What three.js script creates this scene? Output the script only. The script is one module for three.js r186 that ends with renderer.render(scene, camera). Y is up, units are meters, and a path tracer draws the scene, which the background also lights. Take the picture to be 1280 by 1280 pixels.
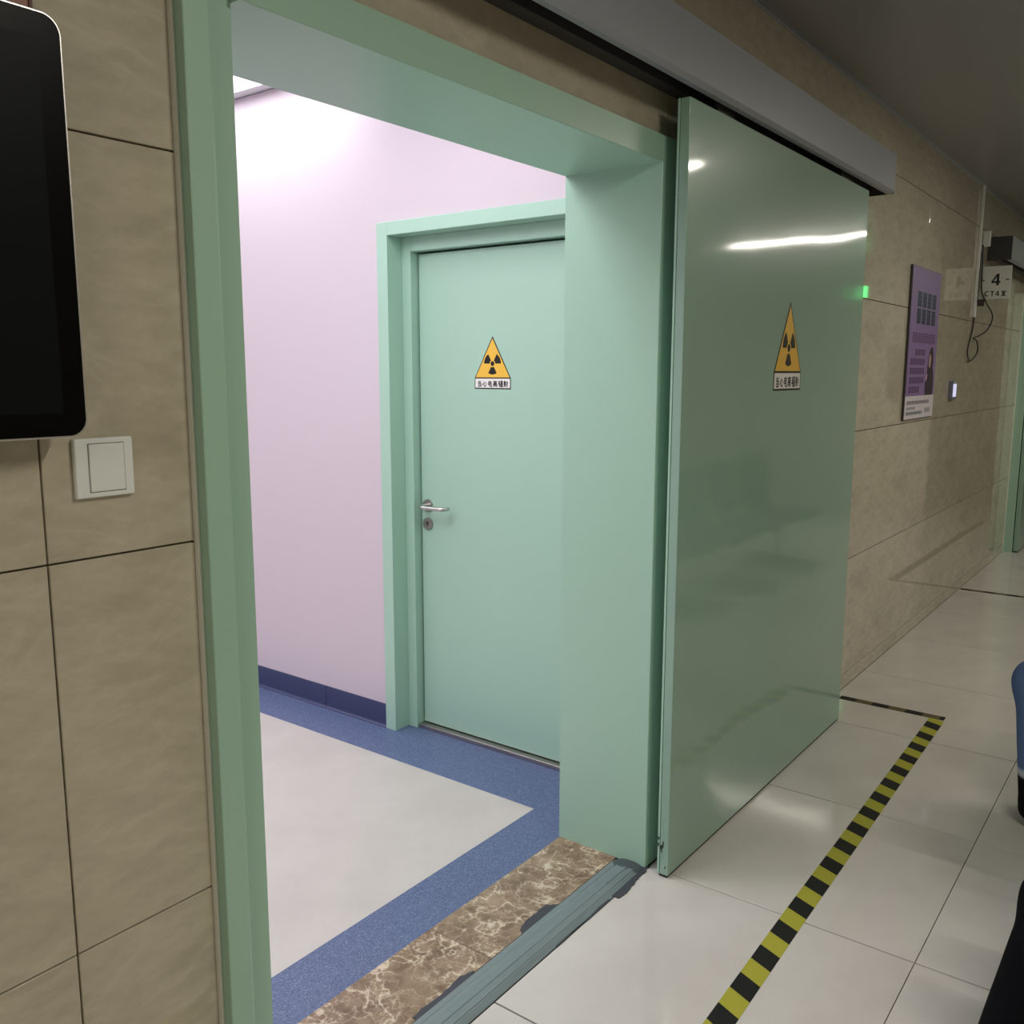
import * as THREE from 'three';
import { RoundedBoxGeometry } from 'three/addons/geometries/RoundedBoxGeometry.js';
import { MarchingCubes } from 'three/addons/objects/MarchingCubes.js';
import { mergeGeometries } from 'three/addons/utils/BufferGeometryUtils.js';
import { RectAreaLightUniformsLib } from 'three/addons/lights/RectAreaLightUniformsLib.js';

// ---------------------------------------------------------------- camera, light levels, exposure
const scene = new THREE.Scene();
scene.background = new THREE.Color(0x000000);
const camera = new THREE.PerspectiveCamera(58.43, 1, 0.02, 60);
camera.position.set(-2.4119, 1.56, 1.3211);
{
  const f = new THREE.Vector3(0.78875495, -0.15210653, -0.59559149);
  const r = new THREE.Vector3(0.60279491, 0.00156612, 0.79789463);
  const u = new THREE.Vector3(0.12043222, 0.98836286, -0.09292433);
  camera.quaternion.setFromRotationMatrix(new THREE.Matrix4().makeBasis(r, u, f.negate()));
}
const renderer = new THREE.WebGLRenderer({ antialias: true });
renderer.toneMapping = THREE.LinearToneMapping;
renderer.toneMappingExposure = 1.0;
renderer.shadowMap.enabled = true;
RectAreaLightUniformsLib.init();
const ROOM_LIGHT = { color: new THREE.Color().setRGB(0.985, 0.985, 1.03), nits: 5.6 };       // white ceiling panels in the scan room
const HALL_LIGHT = { color: new THREE.Color().setRGB(1.0, 0.945, 0.82), nits: 182 };       // warm tube battens in the corridor
const CEIL = 2.78;

// ---------------------------------------------------------------- helpers
let seed = 20240611;
function rnd() { seed |= 0; seed = seed + 0x6D2B79F5 | 0; let t = Math.imul(seed ^ seed >>> 15, 1 | seed); t = t + Math.imul(t ^ t >>> 7, 61 | t) ^ t; return ((t ^ t >>> 14) >>> 0) / 4294967296; }
const taken = new Map();
function numbered(n) { const k = taken.get(n) || 0; taken.set(n, k + 1); return k ? `${n}_${String(k).padStart(3, '0')}` : n; }
function tag(o, label, category, extra = {}) { o.userData = { label, category, ...extra }; return o; }
function thing(name, label, category, extra) { const g = new THREE.Group(); g.name = numbered(name); scene.add(g); return tag(g, label, category, extra); }
function mesh(name, geo, mat, parent) {
  const m = new THREE.Mesh(geo, mat); m.name = parent ? name : numbered(name);
  m.castShadow = true; m.receiveShadow = true; (parent || scene).add(m); return m;
}
function metreUV(g) {     // uv in metres, by the way each face points
  const p = g.attributes.position, n = g.attributes.normal, uv = new Float32Array(p.count * 2);
  for (let i = 0; i < p.count; i++) {
    const ax = Math.abs(n.getX(i)), ay = Math.abs(n.getY(i)), az = Math.abs(n.getZ(i));
    let u, v;
    if (ay >= ax && ay >= az) { u = p.getX(i); v = p.getZ(i); } else if (ax >= az) { u = p.getZ(i); v = p.getY(i); } else { u = p.getX(i); v = p.getY(i); }
    uv[2 * i] = u; uv[2 * i + 1] = v;
  }
  g.setAttribute('uv', new THREE.BufferAttribute(uv, 2)); return g;
}
function bx(x0, x1, y0, y1, z0, z1, r = 0) {
  const w = x1 - x0, h = y1 - y0, d = z1 - z0;
  const g = r > 0 ? new RoundedBoxGeometry(w, h, d, 2, Math.min(r, w / 2.01, h / 2.01, d / 2.01)) : new THREE.BoxGeometry(w, h, d);
  g.translate((x0 + x1) / 2, (y0 + y1) / 2, (z0 + z1) / 2);
  return metreUV(g);
}
function prismY(pts, y0, y1) {      // outline [x, z] swept up from y0 to y1
  const s = new THREE.Shape(pts.map(([x, z]) => new THREE.Vector2(x, -z)));
  const g = new THREE.ExtrudeGeometry(s, { depth: y1 - y0, bevelEnabled: false }); g.rotateX(-Math.PI / 2); g.translate(0, y0, 0); return metreUV(g);
}
function prismX(pts, x0, x1) {      // outline [z, y] swept along x
  const s = new THREE.Shape(pts.map(([z, y]) => new THREE.Vector2(-z, y)));
  const g = new THREE.ExtrudeGeometry(s, { depth: x1 - x0, bevelEnabled: false }); g.rotateY(Math.PI / 2); g.translate(x0, 0, 0); return metreUV(g);
}
function prismZ(pts, z0, z1) {      // outline [x, y] swept along z
  const g = new THREE.ExtrudeGeometry(new THREE.Shape(pts.map(([x, y]) => new THREE.Vector2(x, y))), { depth: z1 - z0, bevelEnabled: false }); g.translate(0, 0, z0); return metreUV(g);
}
function tube(pts, r, seg = 40, rs = 10) { return new THREE.TubeGeometry(new THREE.CatmullRomCurve3(pts.map(p => new THREE.Vector3(...p))), seg, r, rs, false); }
const slabCache = new Map();
function slab(w, h, t, c = 0.0012) {    // a tile: back at z = -t, face at z = 0, edges chamfered, centred on x and y
  const k = [w, h, t, c].map(v => v.toFixed(4)).join();
  if (!slabCache.has(k)) {
    const s = new THREE.Shape([[-w / 2 + c, -h / 2 + c], [w / 2 - c, -h / 2 + c], [w / 2 - c, h / 2 - c], [-w / 2 + c, h / 2 - c]].map(a => new THREE.Vector2(...a)));
    const g = new THREE.ExtrudeGeometry(s, { depth: t - c, bevelEnabled: true, bevelThickness: c, bevelSize: c, bevelSegments: 1, steps: 1 });
    g.translate(0, 0, -t); slabCache.set(k, metreUV(g));
  }
  return slabCache.get(k);
}
// value noise on a lattice that repeats every `per` cells
function lattice(per, s) { const a = new Float32Array(per * per); let q = seed; seed = s; for (let i = 0; i < a.length; i++) a[i] = rnd(); seed = q; return a; }
function vnoise(lat, per, x, y) {
  const xi = Math.floor(x), yi = Math.floor(y), fx = x - xi, fy = y - yi, m = v => ((v % per) + per) % per;
  const sx = fx * fx * (3 - 2 * fx), sy = fy * fy * (3 - 2 * fy);
  const a = lat[m(yi) * per + m(xi)], b = lat[m(yi) * per + m(xi + 1)], c = lat[m(yi + 1) * per + m(xi)], d = lat[m(yi + 1) * per + m(xi + 1)];
  return a + (b - a) * sx + (c - a) * sy + (a - b - c + d) * sx * sy;
}
function fbm(lats, x, y, base, oct) { let v = 0, a = 0.5, f = base, n = 0; for (let o = 0; o < oct; o++) { v += a * vnoise(lats[o], f, x * f, y * f); n += a; a *= 0.55; f *= 2; } return v / n; }
function octs(base, n, s) { const r = []; let f = base; for (let i = 0; i < n; i++) { r.push(lattice(f, s + i * 77)); f *= 2; } return r; }
function dataTex(w, h, fn, srgb) {
  const d = new Uint8Array(w * h * 4);
  for (let y = 0; y < h; y++) for (let x = 0; x < w; x++) { const c = fn(x / w, y / h), i = (y * w + x) * 4; for (let k = 0; k < 3; k++) d[i + k] = Math.max(0, Math.min(255, c[k])); d[i + 3] = 255; }
  const t = new THREE.DataTexture(d, w, h); t.wrapS = t.wrapT = THREE.RepeatWrapping; t.magFilter = THREE.LinearFilter; t.minFilter = THREE.LinearMipmapLinearFilter; t.generateMipmaps = true;
  if (srgb) t.colorSpace = THREE.SRGBColorSpace; t.needsUpdate = true; return t;
}
function placed(t, sx, sy, ox = 0, oy = 0) { const c = t.clone(); c.repeat.set(1 / sx, 1 / sy); c.offset.set(ox, oy); c.needsUpdate = true; return c; }
const std = (c, roughness, o = {}) => new THREE.MeshStandardMaterial({ color: c, roughness, ...o });
const phy = (c, roughness, o = {}) => new THREE.MeshPhysicalMaterial({ color: c, roughness, ...o });
const mix = (a, b, t) => a.map((v, i) => v + (b[i] - v) * t);

// ---------------------------------------------------------------- surface textures
const oF = octs(6, 6, 911), oS = octs(4, 6, 11), oS2 = octs(3, 6, 311), oV = octs(5, 5, 611);
function stone(u, v, s) {
  const w = fbm(oS2, u + s, v, 3, 4);
  const band = fbm(oS, u * 1 + w * 0.25 + s, v * 2 + w * 0.5, 4, 6);
  const rid = Math.pow(1 - Math.abs(2 * fbm(oV, u + 0.3 * w, v * 3 + w, 5, 5) - 1), 14);
  return [band, rid, w];
}
const stoneMap = dataTex(1024, 1024, (u, v) => {
  const [b, r, w] = stone(u, v, 0); let c = mix([184, 176, 156], [197, 189, 169], (b - 0.3) / 0.4);
  c = mix(c, [210, 203, 184], r * 0.35); c = mix(c, [172, 162, 143], Math.max(0, w - 0.55) * 1.0); const g = (fbm(oF, u * 5, v * 9, 6, 6) - 0.5) * 26; return c.map(q => q + g);
}, true);
const stoneBump = dataTex(512, 512, (u, v) => { const [b, r] = stone(u, v, 0); const h = 80 + 80 * b + 45 * r + 60 * (fbm(oF, u * 5, v * 9, 6, 6) - 0.5); return [h, h, h]; });
const floorMap = dataTex(512, 512, (u, v) => mix([198, 193, 187], [209, 205, 199], fbm(oF, u, v, 6, 6) * 1.6 - 0.3), true);
const oM = octs(7, 6, 1211), oM2 = octs(4, 5, 1511);
const marbleMap = dataTex(1024, 1024, (u, v) => {
  const wx = fbm(oM2, u, v, 4, 5) - 0.5, wy = fbm(oM2, v + 0.37, u + 0.11, 4, 5) - 0.5, fx = fbm(oF, u * 2, v * 2, 6, 6) - 0.5;
  const ridge = (p, q) => 1 - Math.abs(2 * fbm(oM, p + wx * 0.16 + fx * 0.035, q + wy * 0.16 - fx * 0.035, 7, 4) - 1);
  const a = ridge(u, v), b = ridge(v * 2 + 0.5, u * 2), d = ridge(u * 3 + 0.2, v * 3 + 0.7);
  const t = fbm(oS, u * 2, v * 2, 4, 6), patch = fbm(oS2, u * 2 + 0.4, v * 2, 3, 4);
  let c = mix([112, 90, 72], [158, 136, 112], (t - 0.3) * 2.1 + fx * 0.7);
  c = mix(c, [186, 166, 140], Math.max(0, patch - 0.5) * 1.6);
  return mix(c, [214, 200, 176], Math.min(0.9, (Math.pow(a, 26) * 0.8 + Math.pow(b, 26) * 0.6 + Math.pow(d, 20) * 0.3) * (0.25 + 3.2 * Math.max(0, patch - 0.22))));
}, true);
const blueMap = dataTex(512, 512, () => { const t = rnd(), b = rnd(); let c = mix([80, 95, 132], [100, 115, 150], t); if (b > 0.9) c = mix(c, [150, 160, 188], 0.7); if (b < 0.1) c = mix(c, [52, 64, 100], 0.7); return c; }, true);
const creamMap = dataTex(512, 512, (u, v) => { const k = (fbm(oF, u, v, 6, 6) - 0.5) * 14 + (rnd() - 0.5) * 5; return [197 + k, 192 + k, 186 + k]; }, true);
const wavyBump = dataTex(256, 256, (u, v) => { const h = 255 * fbm(oM2, u, v, 4, 2); return [h, h, h]; });
const brushMap = dataTex(256, 256, (u, v) => { const h = 134 + 9 * (vnoise(oM[3], 56, u * 3, v * 56) - 0.5) + 12 * (fbm(oF, u, v, 6, 5) - 0.5); return [h * 0.93, h * 1.03, h * 1.04]; }, true);

// ---------------------------------------------------------------- materials
const GREEN = new THREE.Color().setRGB(0.39, 0.61, 0.485);
const M = {
  wallTile: [0, 1, 2, 3].map(k => phy(0xffffff, 0.5, { map: placed(stoneMap, 1.2, 1.0, k * 0.27, k * 0.41), bumpMap: placed(stoneBump, 1.2, 1.0, k * 0.27, k * 0.41), bumpScale: 0.0008, specularIntensity: 0.3, clearcoat: 1, clearcoatRoughness: 0.03 })),
  grout: std(new THREE.Color().setRGB(0.08, 0.07, 0.055), 0.95),
  floorTile: [0, 1, 2].map(k => phy(0xffffff, 0.08, { map: placed(floorMap, 1.1, 1.1, k * 0.31, k * 0.17) })),
  floorGrout: std(new THREE.Color().setRGB(0.1, 0.09, 0.075), 0.9),
  plain: std(new THREE.Color().setRGB(0.40, 0.36, 0.28), 0.35),
  ceiling: std(new THREE.Color().setRGB(0.30, 0.30, 0.30), 0.3),
  white: std(new THREE.Color().setRGB(0.78, 0.78, 0.77), 0.45),
  roomWall: std(new THREE.Color().setRGB(0.64, 0.56, 0.61), 0.55),
  roomCeil: std(new THREE.Color().setRGB(0.74, 0.74, 0.78), 0.7),
  blue: std(0xffffff, 0.42, { map: placed(blueMap, 1.25, 1.25) }),
  blueSkirt: std(new THREE.Color().setRGB(0.045, 0.058, 0.135), 0.35),
  cream: std(0xffffff, 0.38, { map: placed(creamMap, 0.8, 0.8) }),
  green: phy(GREEN, 0.38, { clearcoat: 0.25, clearcoatRoughness: 0.25 }),
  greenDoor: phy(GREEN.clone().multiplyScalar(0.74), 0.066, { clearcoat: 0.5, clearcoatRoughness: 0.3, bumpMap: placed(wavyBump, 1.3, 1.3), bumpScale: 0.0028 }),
  greenLeaf: phy(GREEN, 0.4, { clearcoat: 0.3, clearcoatRoughness: 0.22 }),
  alu: std(new THREE.Color().setRGB(0.325, 0.345, 0.38), 0.42, { metalness: 0.1 }),
  rail: std(new THREE.Color().setRGB(0.05, 0.05, 0.05), 0.5),
  steel: std(new THREE.Color().setRGB(0.62, 0.60, 0.58), 0.24, { metalness: 1 }),
  dullSteel: std(new THREE.Color().setRGB(0.42, 0.38, 0.36), 0.36, { metalness: 1 }),
  rubber: std(new THREE.Color().setRGB(0.018, 0.018, 0.02), 0.7),
  marble: [0, 1].map(k => phy(0xffffff, 0.2, { map: placed(marbleMap, 0.55, 0.55, k * 0.43, k * 0.29) })),
  track: std(0xffffff, 0.4, { map: placed(brushMap, 0.6, 0.12), metalness: 0.25 }),
  glue: std(new THREE.Color().setRGB(0.045, 0.05, 0.062), 0.6),
  plastic: std(new THREE.Color().setRGB(0.84, 0.87, 0.84), 0.35),
  blackGlass: phy(new THREE.Color().setRGB(0.004, 0.004, 0.0045), 0.3, { specularIntensity: 0.1 }),
  screen: phy(new THREE.Color().setRGB(0.008, 0.0095, 0.010), 0.35, { specularIntensity: 0.1 }),
  silver: std(new THREE.Color().setRGB(0.6, 0.58, 0.56), 0.3, { metalness: 0.7 }),
  tapeBlack: phy(new THREE.Color().setRGB(0.014, 0.014, 0.013), 0.5, { specularIntensity: 0.4 }),
  tapeYellow: phy(new THREE.Color().setRGB(0.38, 0.37, 0.045), 0.5, { specularIntensity: 0.4 }),
  tapeWorn: std(new THREE.Color().setRGB(0.10, 0.08, 0.03), 0.5),
  sealant: std(new THREE.Color().setRGB(0.8, 0.8, 0.72), 0.5),
  cable: std(new THREE.Color().setRGB(0.012, 0.012, 0.012), 0.5),
};

// ---------------------------------------------------------------- structure: corridor
const JL = -1.425, JB = -0.295, HEAD = 2.144, CAS_L = -1.532, CAS_T = 2.2165, CAS_R = 0.092;
const X0 = -5.4, X1 = 12, ZOPP = 4.1;
{
  const w = thing('wall_left', 'beige polished stone tile corridor wall around the green doorway', 'wall', { kind: 'structure' });
  const b = -0.014, t = 0.0115;
  mesh('wall_core', bx(X0, JL - 0.02, 0, CEIL, -0.28, b), M.grout, w);
  mesh('wall_core', bx(JL - 0.02, 0.02, HEAD + 0.02, CEIL, -0.28, b), M.grout, w);
  mesh('wall_core', bx(0.02, X1, 0, CEIL, -0.28, b), M.grout, w);
  const rows = [[0, 0.070], [0.073, 0.6605], [0.6635, 1.2785], [1.2815, 1.8955], [1.8985, 2.5135], [2.5165, 2.778]];
  const joints = []; for (let k = -3; k <= 11; k++) joints.push(-1.779 + 1.235 * k);
  let n = 0;
  for (const [y0, y1] of rows) for (let i = 0; i < joints.length - 1; i++) {
    if (y1 > CAS_T && Math.abs(joints[i] + 0.544) < 0.01) continue;       // one long tile over the doorway
    const long = y1 > CAS_T && Math.abs(joints[i + 1] + 0.544) < 0.01;
    const a = Math.max(X0, joints[i] + 0.0015), c = Math.min(X1, joints[i + (long ? 2 : 1)] - 0.0015);
    let spans = [[a, c, y0]];
    if (y0 < CAS_T) {         // keep clear of the opening and its frame
      spans = [];
      const L = CAS_L - 0.0046, R = CAS_R - 0.02, bottom = y1 > CAS_T ? CAS_T - 0.004 : null;
      if (a < L) spans.push([a, Math.min(c, L), y0]);
      if (c > R) spans.push([Math.max(a, R), c, y0]);
      if (bottom !== null && a < R && c > L) spans.push([Math.max(a, L), Math.min(c, R), bottom]);
    }
    for (const [sa, sc, sy] of spans) {
      if (sc - sa < 0.02) continue;
      const m = mesh('tile', slab(sc - sa, y1 - sy, t), M.wallTile[(n++ * 7 + i) % 4], w);
      m.position.set((sa + sc) / 2, (sy + y1) / 2, 0);
    }
  }
}
{
  const f = thing('floor', 'pale polished square tile corridor floor', 'floor', { kind: 'structure' });
  mesh('floor_base', bx(X0, X1, -0.15, -0.011, -0.075, ZOPP), M.floorGrout, f);
  const TS = 0.7994, XA = 0.0196, ZT = 0.8349; let n = 0;
  const xs = [], zs = [0.036]; for (let k = -7; k <= 16; k++) { const x = XA + k * TS; if (x > X0 && x < X1) xs.push(x); }
  xs.unshift(X0); xs.push(X1);
  for (let k = 0; k < 5; k++) zs.push(ZT + k * TS); zs[zs.length - 1] = ZOPP;
  for (let i = 0; i < xs.length - 1; i++) for (let j = 0; j < zs.length - 1; j++) {
    const strip = j === 0 && (xs[i + 1] < JL || xs[i] > 0.1);      // beside the doorway the tiles run on to the wall
    const z0 = strip ? 0.0015 : zs[j] + 0.0012, w = xs[i + 1] - xs[i] - 0.005, d = zs[j + 1] - z0 - 0.0012;
    const m = mesh('tile', slab(w, d, 0.01, 0.0006), M.floorTile[(n++ * 5 + i) % 3], f);
    m.rotation.x = -Math.PI / 2; m.position.set((xs[i] + xs[i + 1]) / 2, 0, z0 + d / 2);
  }
}
tag(mesh('ceiling', bx(X0 - 0.2, X1 + 0.2, CEIL, CEIL + 0.12, -0.28, ZOPP + 0.2), M.ceiling), 'dull grey metal panel ceiling over the corridor', 'ceiling', { kind: 'structure' });
tag(mesh('trim', prismX([[0, CEIL], [0.016, CEIL], [0.016, CEIL - 0.003], [0.004, CEIL - 0.006], [0.002, CEIL - 0.016], [0, CEIL - 0.016]].reverse(), X0, X1), M.alu), 'thin grey metal angle between tiled wall and ceiling', 'trim', { kind: 'structure' }).name = 'trim_4';
tag(mesh('wall_right', bx(X0 - 0.2, 8.62, 0, CEIL, ZOPP, ZOPP + 0.2), M.plain), 'beige wall on the far side of the waiting corridor', 'wall', { kind: 'structure' });
tag(mesh('wall_back', bx(X0 - 0.2, X0, 0, CEIL, -0.28, ZOPP), M.plain), 'beige wall closing the corridor behind the viewer', 'wall', { kind: 'structure' });
tag(mesh('wall_end', bx(8.6, 8.8, 0, CEIL, 1.14, ZOPP), std(new THREE.Color().setRGB(0.62, 0.58, 0.5), 0.4)), 'pale wall facing along the corridor, mirrored in the polished tiles', 'wall', { kind: 'structure' });
tag(mesh('wall_passage', bx(8.8, X1, 0, CEIL, 1.14, 1.34), M.plain), 'beige wall of the narrow passage past the far door', 'wall', { kind: 'structure' });
tag(mesh('wall_passage_end', bx(X1, X1 + 0.2, 0, CEIL, -0.28, 1.34), M.plain), 'beige wall at the end of the narrow passage', 'wall', { kind: 'structure' });

// ---------------------------------------------------------------- structure: scan room behind the doorway
const RX = 0.345, RL = -3.2, RZ = -4.6;
const DZ0 = -1.444, DZ1 = -0.331, DTOP = 2.153;       // outside of the inner door frame
{
  const w = thing('wall_inner_right', 'pale lavender pink painted wall with a green door', 'wall', { kind: 'structure' });
  mesh('wall_panel', bx(RX, RX + 0.2, 0, CEIL, RZ, DZ0), M.roomWall, w);
  mesh('wall_panel', bx(RX, RX + 0.2, DTOP, CEIL, DZ0, DZ1), M.roomWall, w);
  mesh('wall_panel', bx(RX, RX + 0.2, 0, CEIL, DZ1, -0.28), M.roomWall, w);
}
{
  const w = thing('wall_inner_front', 'lavender pink room side of the doorway wall', 'wall', { kind: 'structure' });
  mesh('wall_panel', bx(RL, JL - 0.02, 0, CEIL, JB, -0.28), M.roomWall, w);
  mesh('wall_panel', bx(0.02, RX, 0, CEIL, JB, -0.28), M.roomWall, w);
  mesh('wall_panel', bx(JL - 0.02, 0.02, HEAD + 0.02, CEIL, JB, -0.28), M.roomWall, w);
}
tag(mesh('wall_inner_back', bx(RL, RX + 0.2, 0, CEIL, RZ - 0.2, RZ), M.roomWall), 'lavender pink wall at the back of the scan room', 'wall', { kind: 'structure' });
tag(mesh('wall_inner_left', bx(RL - 0.2, RL, 0, CEIL, RZ - 0.2, -0.28), M.roomWall), 'lavender pink wall on the hidden left of the scan room', 'wall', { kind: 'structure' });
tag(mesh('ceiling_inner', bx(RL - 0.2, RX + 0.2, CEIL + 0.004, CEIL + 0.12, RZ - 0.2, -0.28), M.roomCeil), 'white ceiling of the scan room', 'ceiling', { kind: 'structure' });
{
  const f = thing('floor_inner', 'cream vinyl scan room floor with speckled blue border', 'floor', { kind: 'structure' });
  const bxr = 0.112, bz = -0.483;
  mesh('floor_base', bx(RL, RX + 0.2, -0.15, -0.004, RZ, JB), M.floorGrout, f);
  mesh('cream_sheet', bx(RL + 0.25, bxr, -0.004, 0, RZ + 0.25, bz), M.cream, f);
  mesh('blue_border', bx(RL, RX + 0.16, -0.004, 0, bz, JB + 0.0, 0), M.blue, f).userData.label = 'speckled blue vinyl strip inside the doorway';
  mesh('blue_border', bx(bxr, RX + 0.16, -0.004, 0, RZ, bz), M.blue, f).userData.label = 'speckled blue vinyl strip along the pink wall';
  mesh('blue_border', bx(RL, RL + 0.25, -0.004, 0, RZ, bz), M.blue, f);
  mesh('blue_border', bx(RL + 0.25, bxr, -0.004, 0, RZ, RZ + 0.25), M.blue, f);
}
{
  const b = thing('baseboard_inner_right', 'dark navy coved skirting along the pink wall', 'skirting', { kind: 'structure' });
  const prof = [[RX, 0.105], [RX - 0.004, 0.105], [RX - 0.005, 0.014]];
  for (let k = 0; k <= 6; k++) { const a = k / 6 * Math.PI / 2; prof.push([RX - 0.005 - 0.012 * (1 - Math.cos(a)), 0.014 - 0.012 * Math.sin(a)]); }
  prof.push([RX - 0.018, 0]); prof.push([RX, 0]); prof.reverse();
  mesh('skirting_length', prismZ(prof, -1.846, DZ0), M.blueSkirt, b);
  mesh('skirting_length', prismZ(prof, RZ, -1.849), M.blueSkirt, b);
}

// ---------------------------------------------------------------- doorway frame, threshold and track
{
  const t = thing('trim_1', 'green painted metal frame around the wide doorway', 'door frame', { kind: 'structure' });
  mesh('left_casing', prismY([[CAS_L, -0.012], [CAS_L, 0.0315], [CAS_L + 0.0015, 0.033], [-1.488, 0.033], [-1.484, 0.0315], [-1.4825, 0.028], [-1.481, 0.010], [-1.477, 0.0065], [-1.470, 0.006], [JL, 0.006], [JL, -0.06], [JL - 0.02, -0.06], [JL - 0.02, -0.012]], 0, CAS_T), M.green, t);
  mesh('left_jamb', bx(JL - 0.02, JL, 0, HEAD, JB - 0.003, -0.06), M.green, t);
  mesh('header', prismX([[JB - 0.003, HEAD], [0.0295, HEAD], [0.031, HEAD + 0.0015], [0.031, CAS_T], [-0.012, CAS_T], [-0.012, HEAD + 0.02], [JB - 0.003, HEAD + 0.02]].reverse(), JL, 0.0), M.green, t);
  mesh('header_end', bx(0, CAS_R, HEAD, CAS_T, -0.012, 0.031, 0.001), M.green, t);
  mesh('right_jamb', prismY([[0, JB - 0.003], [0, 0.0295], [0.0015, 0.031], [CAS_R, 0.031], [CAS_R, 0], [0.02, 0], [0.02, JB - 0.003]].reverse(), 0, HEAD), M.green, t);
  mesh('sealant', bx(CAS_L - 0.005, CAS_L, 0, CAS_T, -0.002, 0.011, 0.0015), M.sealant, t);
}
{
  const s = thing('marble_threshold', 'brown veined marble slabs across the doorway floor', 'threshold');
  mesh('marble_slab', bx(JL, -0.652, -0.02, 0.002, JB, -0.075, 0.001), M.marble[0], s);
  mesh('marble_slab', bx(-0.650, 0.0, -0.02, 0.002, JB, -0.075, 0.001), M.marble[1], s);
}
{
  const s = thing('floor_track', 'grey green ribbed door track strip glued to the floor', 'door track');
  const prof = [[-0.072, 0], [-0.070, 0.005], [-0.052, 0.008], [-0.050, 0.0065], [-0.046, 0.0065], [-0.044, 0.0095], [-0.010, 0.0115], [-0.008, 0.0095], [-0.005, 0.0095], [-0.003, 0.011], [0.012, 0.0095], [0.014, 0.0075], [0.017, 0.0075], [0.034, 0.001], [0.034, 0]].map(([z, y]) => [z, y]);
  mesh('strip', prismX(prof.reverse(), JL, -0.03), M.track, s);
  const cap = new THREE.SphereGeometry(1, 24, 12, 0, Math.PI * 2, 0, Math.PI / 2); cap.scale(0.045, 0.0125, 0.053); cap.translate(-0.03, 0, -0.019);
  mesh('end_cap', cap, std(new THREE.Color().setRGB(0.06, 0.075, 0.08), 0.5), s).userData.label = 'dark rounded end of the track against the jamb';
  const screw = new THREE.CylinderGeometry(0.004, 0.004, 0.003, 12); screw.translate(-0.16, 0.0118, -0.012); mesh('screw', screw, M.steel, s);
  const blob = (pts, y) => {      // dried adhesive squeezed out along the strip
    const out = []; for (let i = 0; i < pts.length; i++) { const a = pts[i], b = pts[(i + 1) % pts.length]; const n = 5; for (let k = 0; k < n; k++) { const q = k / n; out.push([a[0] + (b[0] - a[0]) * q + (rnd() - 0.5) * 0.008, a[1] + (b[1] - a[1]) * q + (rnd() - 0.5) * 0.006]); } }
    mesh('adhesive_residue', prismY(out, y, y + 0.003), M.glue, s);
  };
  blob([[-0.52, -0.068], [-0.40, -0.066], [-0.32, -0.066], [-0.36, -0.098], [-0.44, -0.104], [-0.50, -0.09]].reverse(), 0.001);
  blob([[-0.95, -0.068], [-0.76, -0.068], [-0.72, -0.076], [-0.76, -0.092], [-0.84, -0.086], [-0.95, -0.088]].reverse(), 0.001);
  blob([[-0.20, 0.03], [-0.05, 0.024], [0.0, 0.02], [0.012, 0.04], [-0.04, 0.045], [-0.09, 0.048], [-0.16, 0.058], [-0.20, 0.052]].reverse(), 0);
  blob([[-0.50, 0.031], [-0.22, 0.031], [-0.22, 0.037], [-0.34, 0.036], [-0.50, 0.035]].reverse(), 0);
}

// ---------------------------------------------------------------- sliding door, its cover
const PX0 = -0.0138, PX1 = 1.6393, PZ0 = 0.0805, PZ1 = 0.1176, PY0 = 0.009, PY1 = 2.302;
{
  const d = thing('door_1', 'wide glossy green sliding door standing open beside the doorway', 'door', { kind: 'structure' });
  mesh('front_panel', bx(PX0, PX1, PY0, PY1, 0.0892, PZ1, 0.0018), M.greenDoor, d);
  mesh('back_panel', bx(PX0, PX1, PY0, PY1, PZ0, 0.0875, 0.001), M.green, d);
  mesh('core', bx(PX0 + 0.004, PX1 - 0.004, PY0, PY1 - 0.003, 0.0875, 0.0892), M.rubber, d);
  mesh('bottom_seal', bx(PX0 + 0.003, PX1 - 0.003, 0.001, PY0, PZ0 + 0.006, PZ1 - 0.003), M.rubber, d);
  for (const x of [0.25, 1.38]) mesh('hanger', bx(x - 0.06, x + 0.06, PY1, 2.40, 0.092, 0.104, 0.002), M.rail, d);
  // chips knocked out of the paint near the foot of the edge
  const chip = (z, y, r) => { const p = []; for (let k = 0; k < 11; k++) { const a = k / 11 * Math.PI * 2, q = r * (0.55 + 0.75 * rnd()); p.push([z + 0.6 * q * Math.cos(a), y + 1.2 * q * Math.sin(a)]); } const g = prismZ(p, 0, 0.0006); g.rotateY(-Math.PI / 2); g.translate(PX0 - 0.0001, 0, 0); return g; };
  mesh('paint_chips', mergeGeometries([[0.084, 0.125, 0.006], [0.093, 0.098, 0.009], [0.098, 0.106, 0.006], [0.084, 0.105, 0.005], [0.100, 0.116, 0.004], [0.108, 0.035, 0.0035], [0.094, 0.086, 0.004]].map(a => chip(...a))), std(new THREE.Color().setRGB(0.04, 0.055, 0.045), 0.8), d).userData.label = 'dark chips in the paint near the floor';
}
const CVZ = 0.152, CVB = 2.322, CVT = 2.482;
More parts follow.
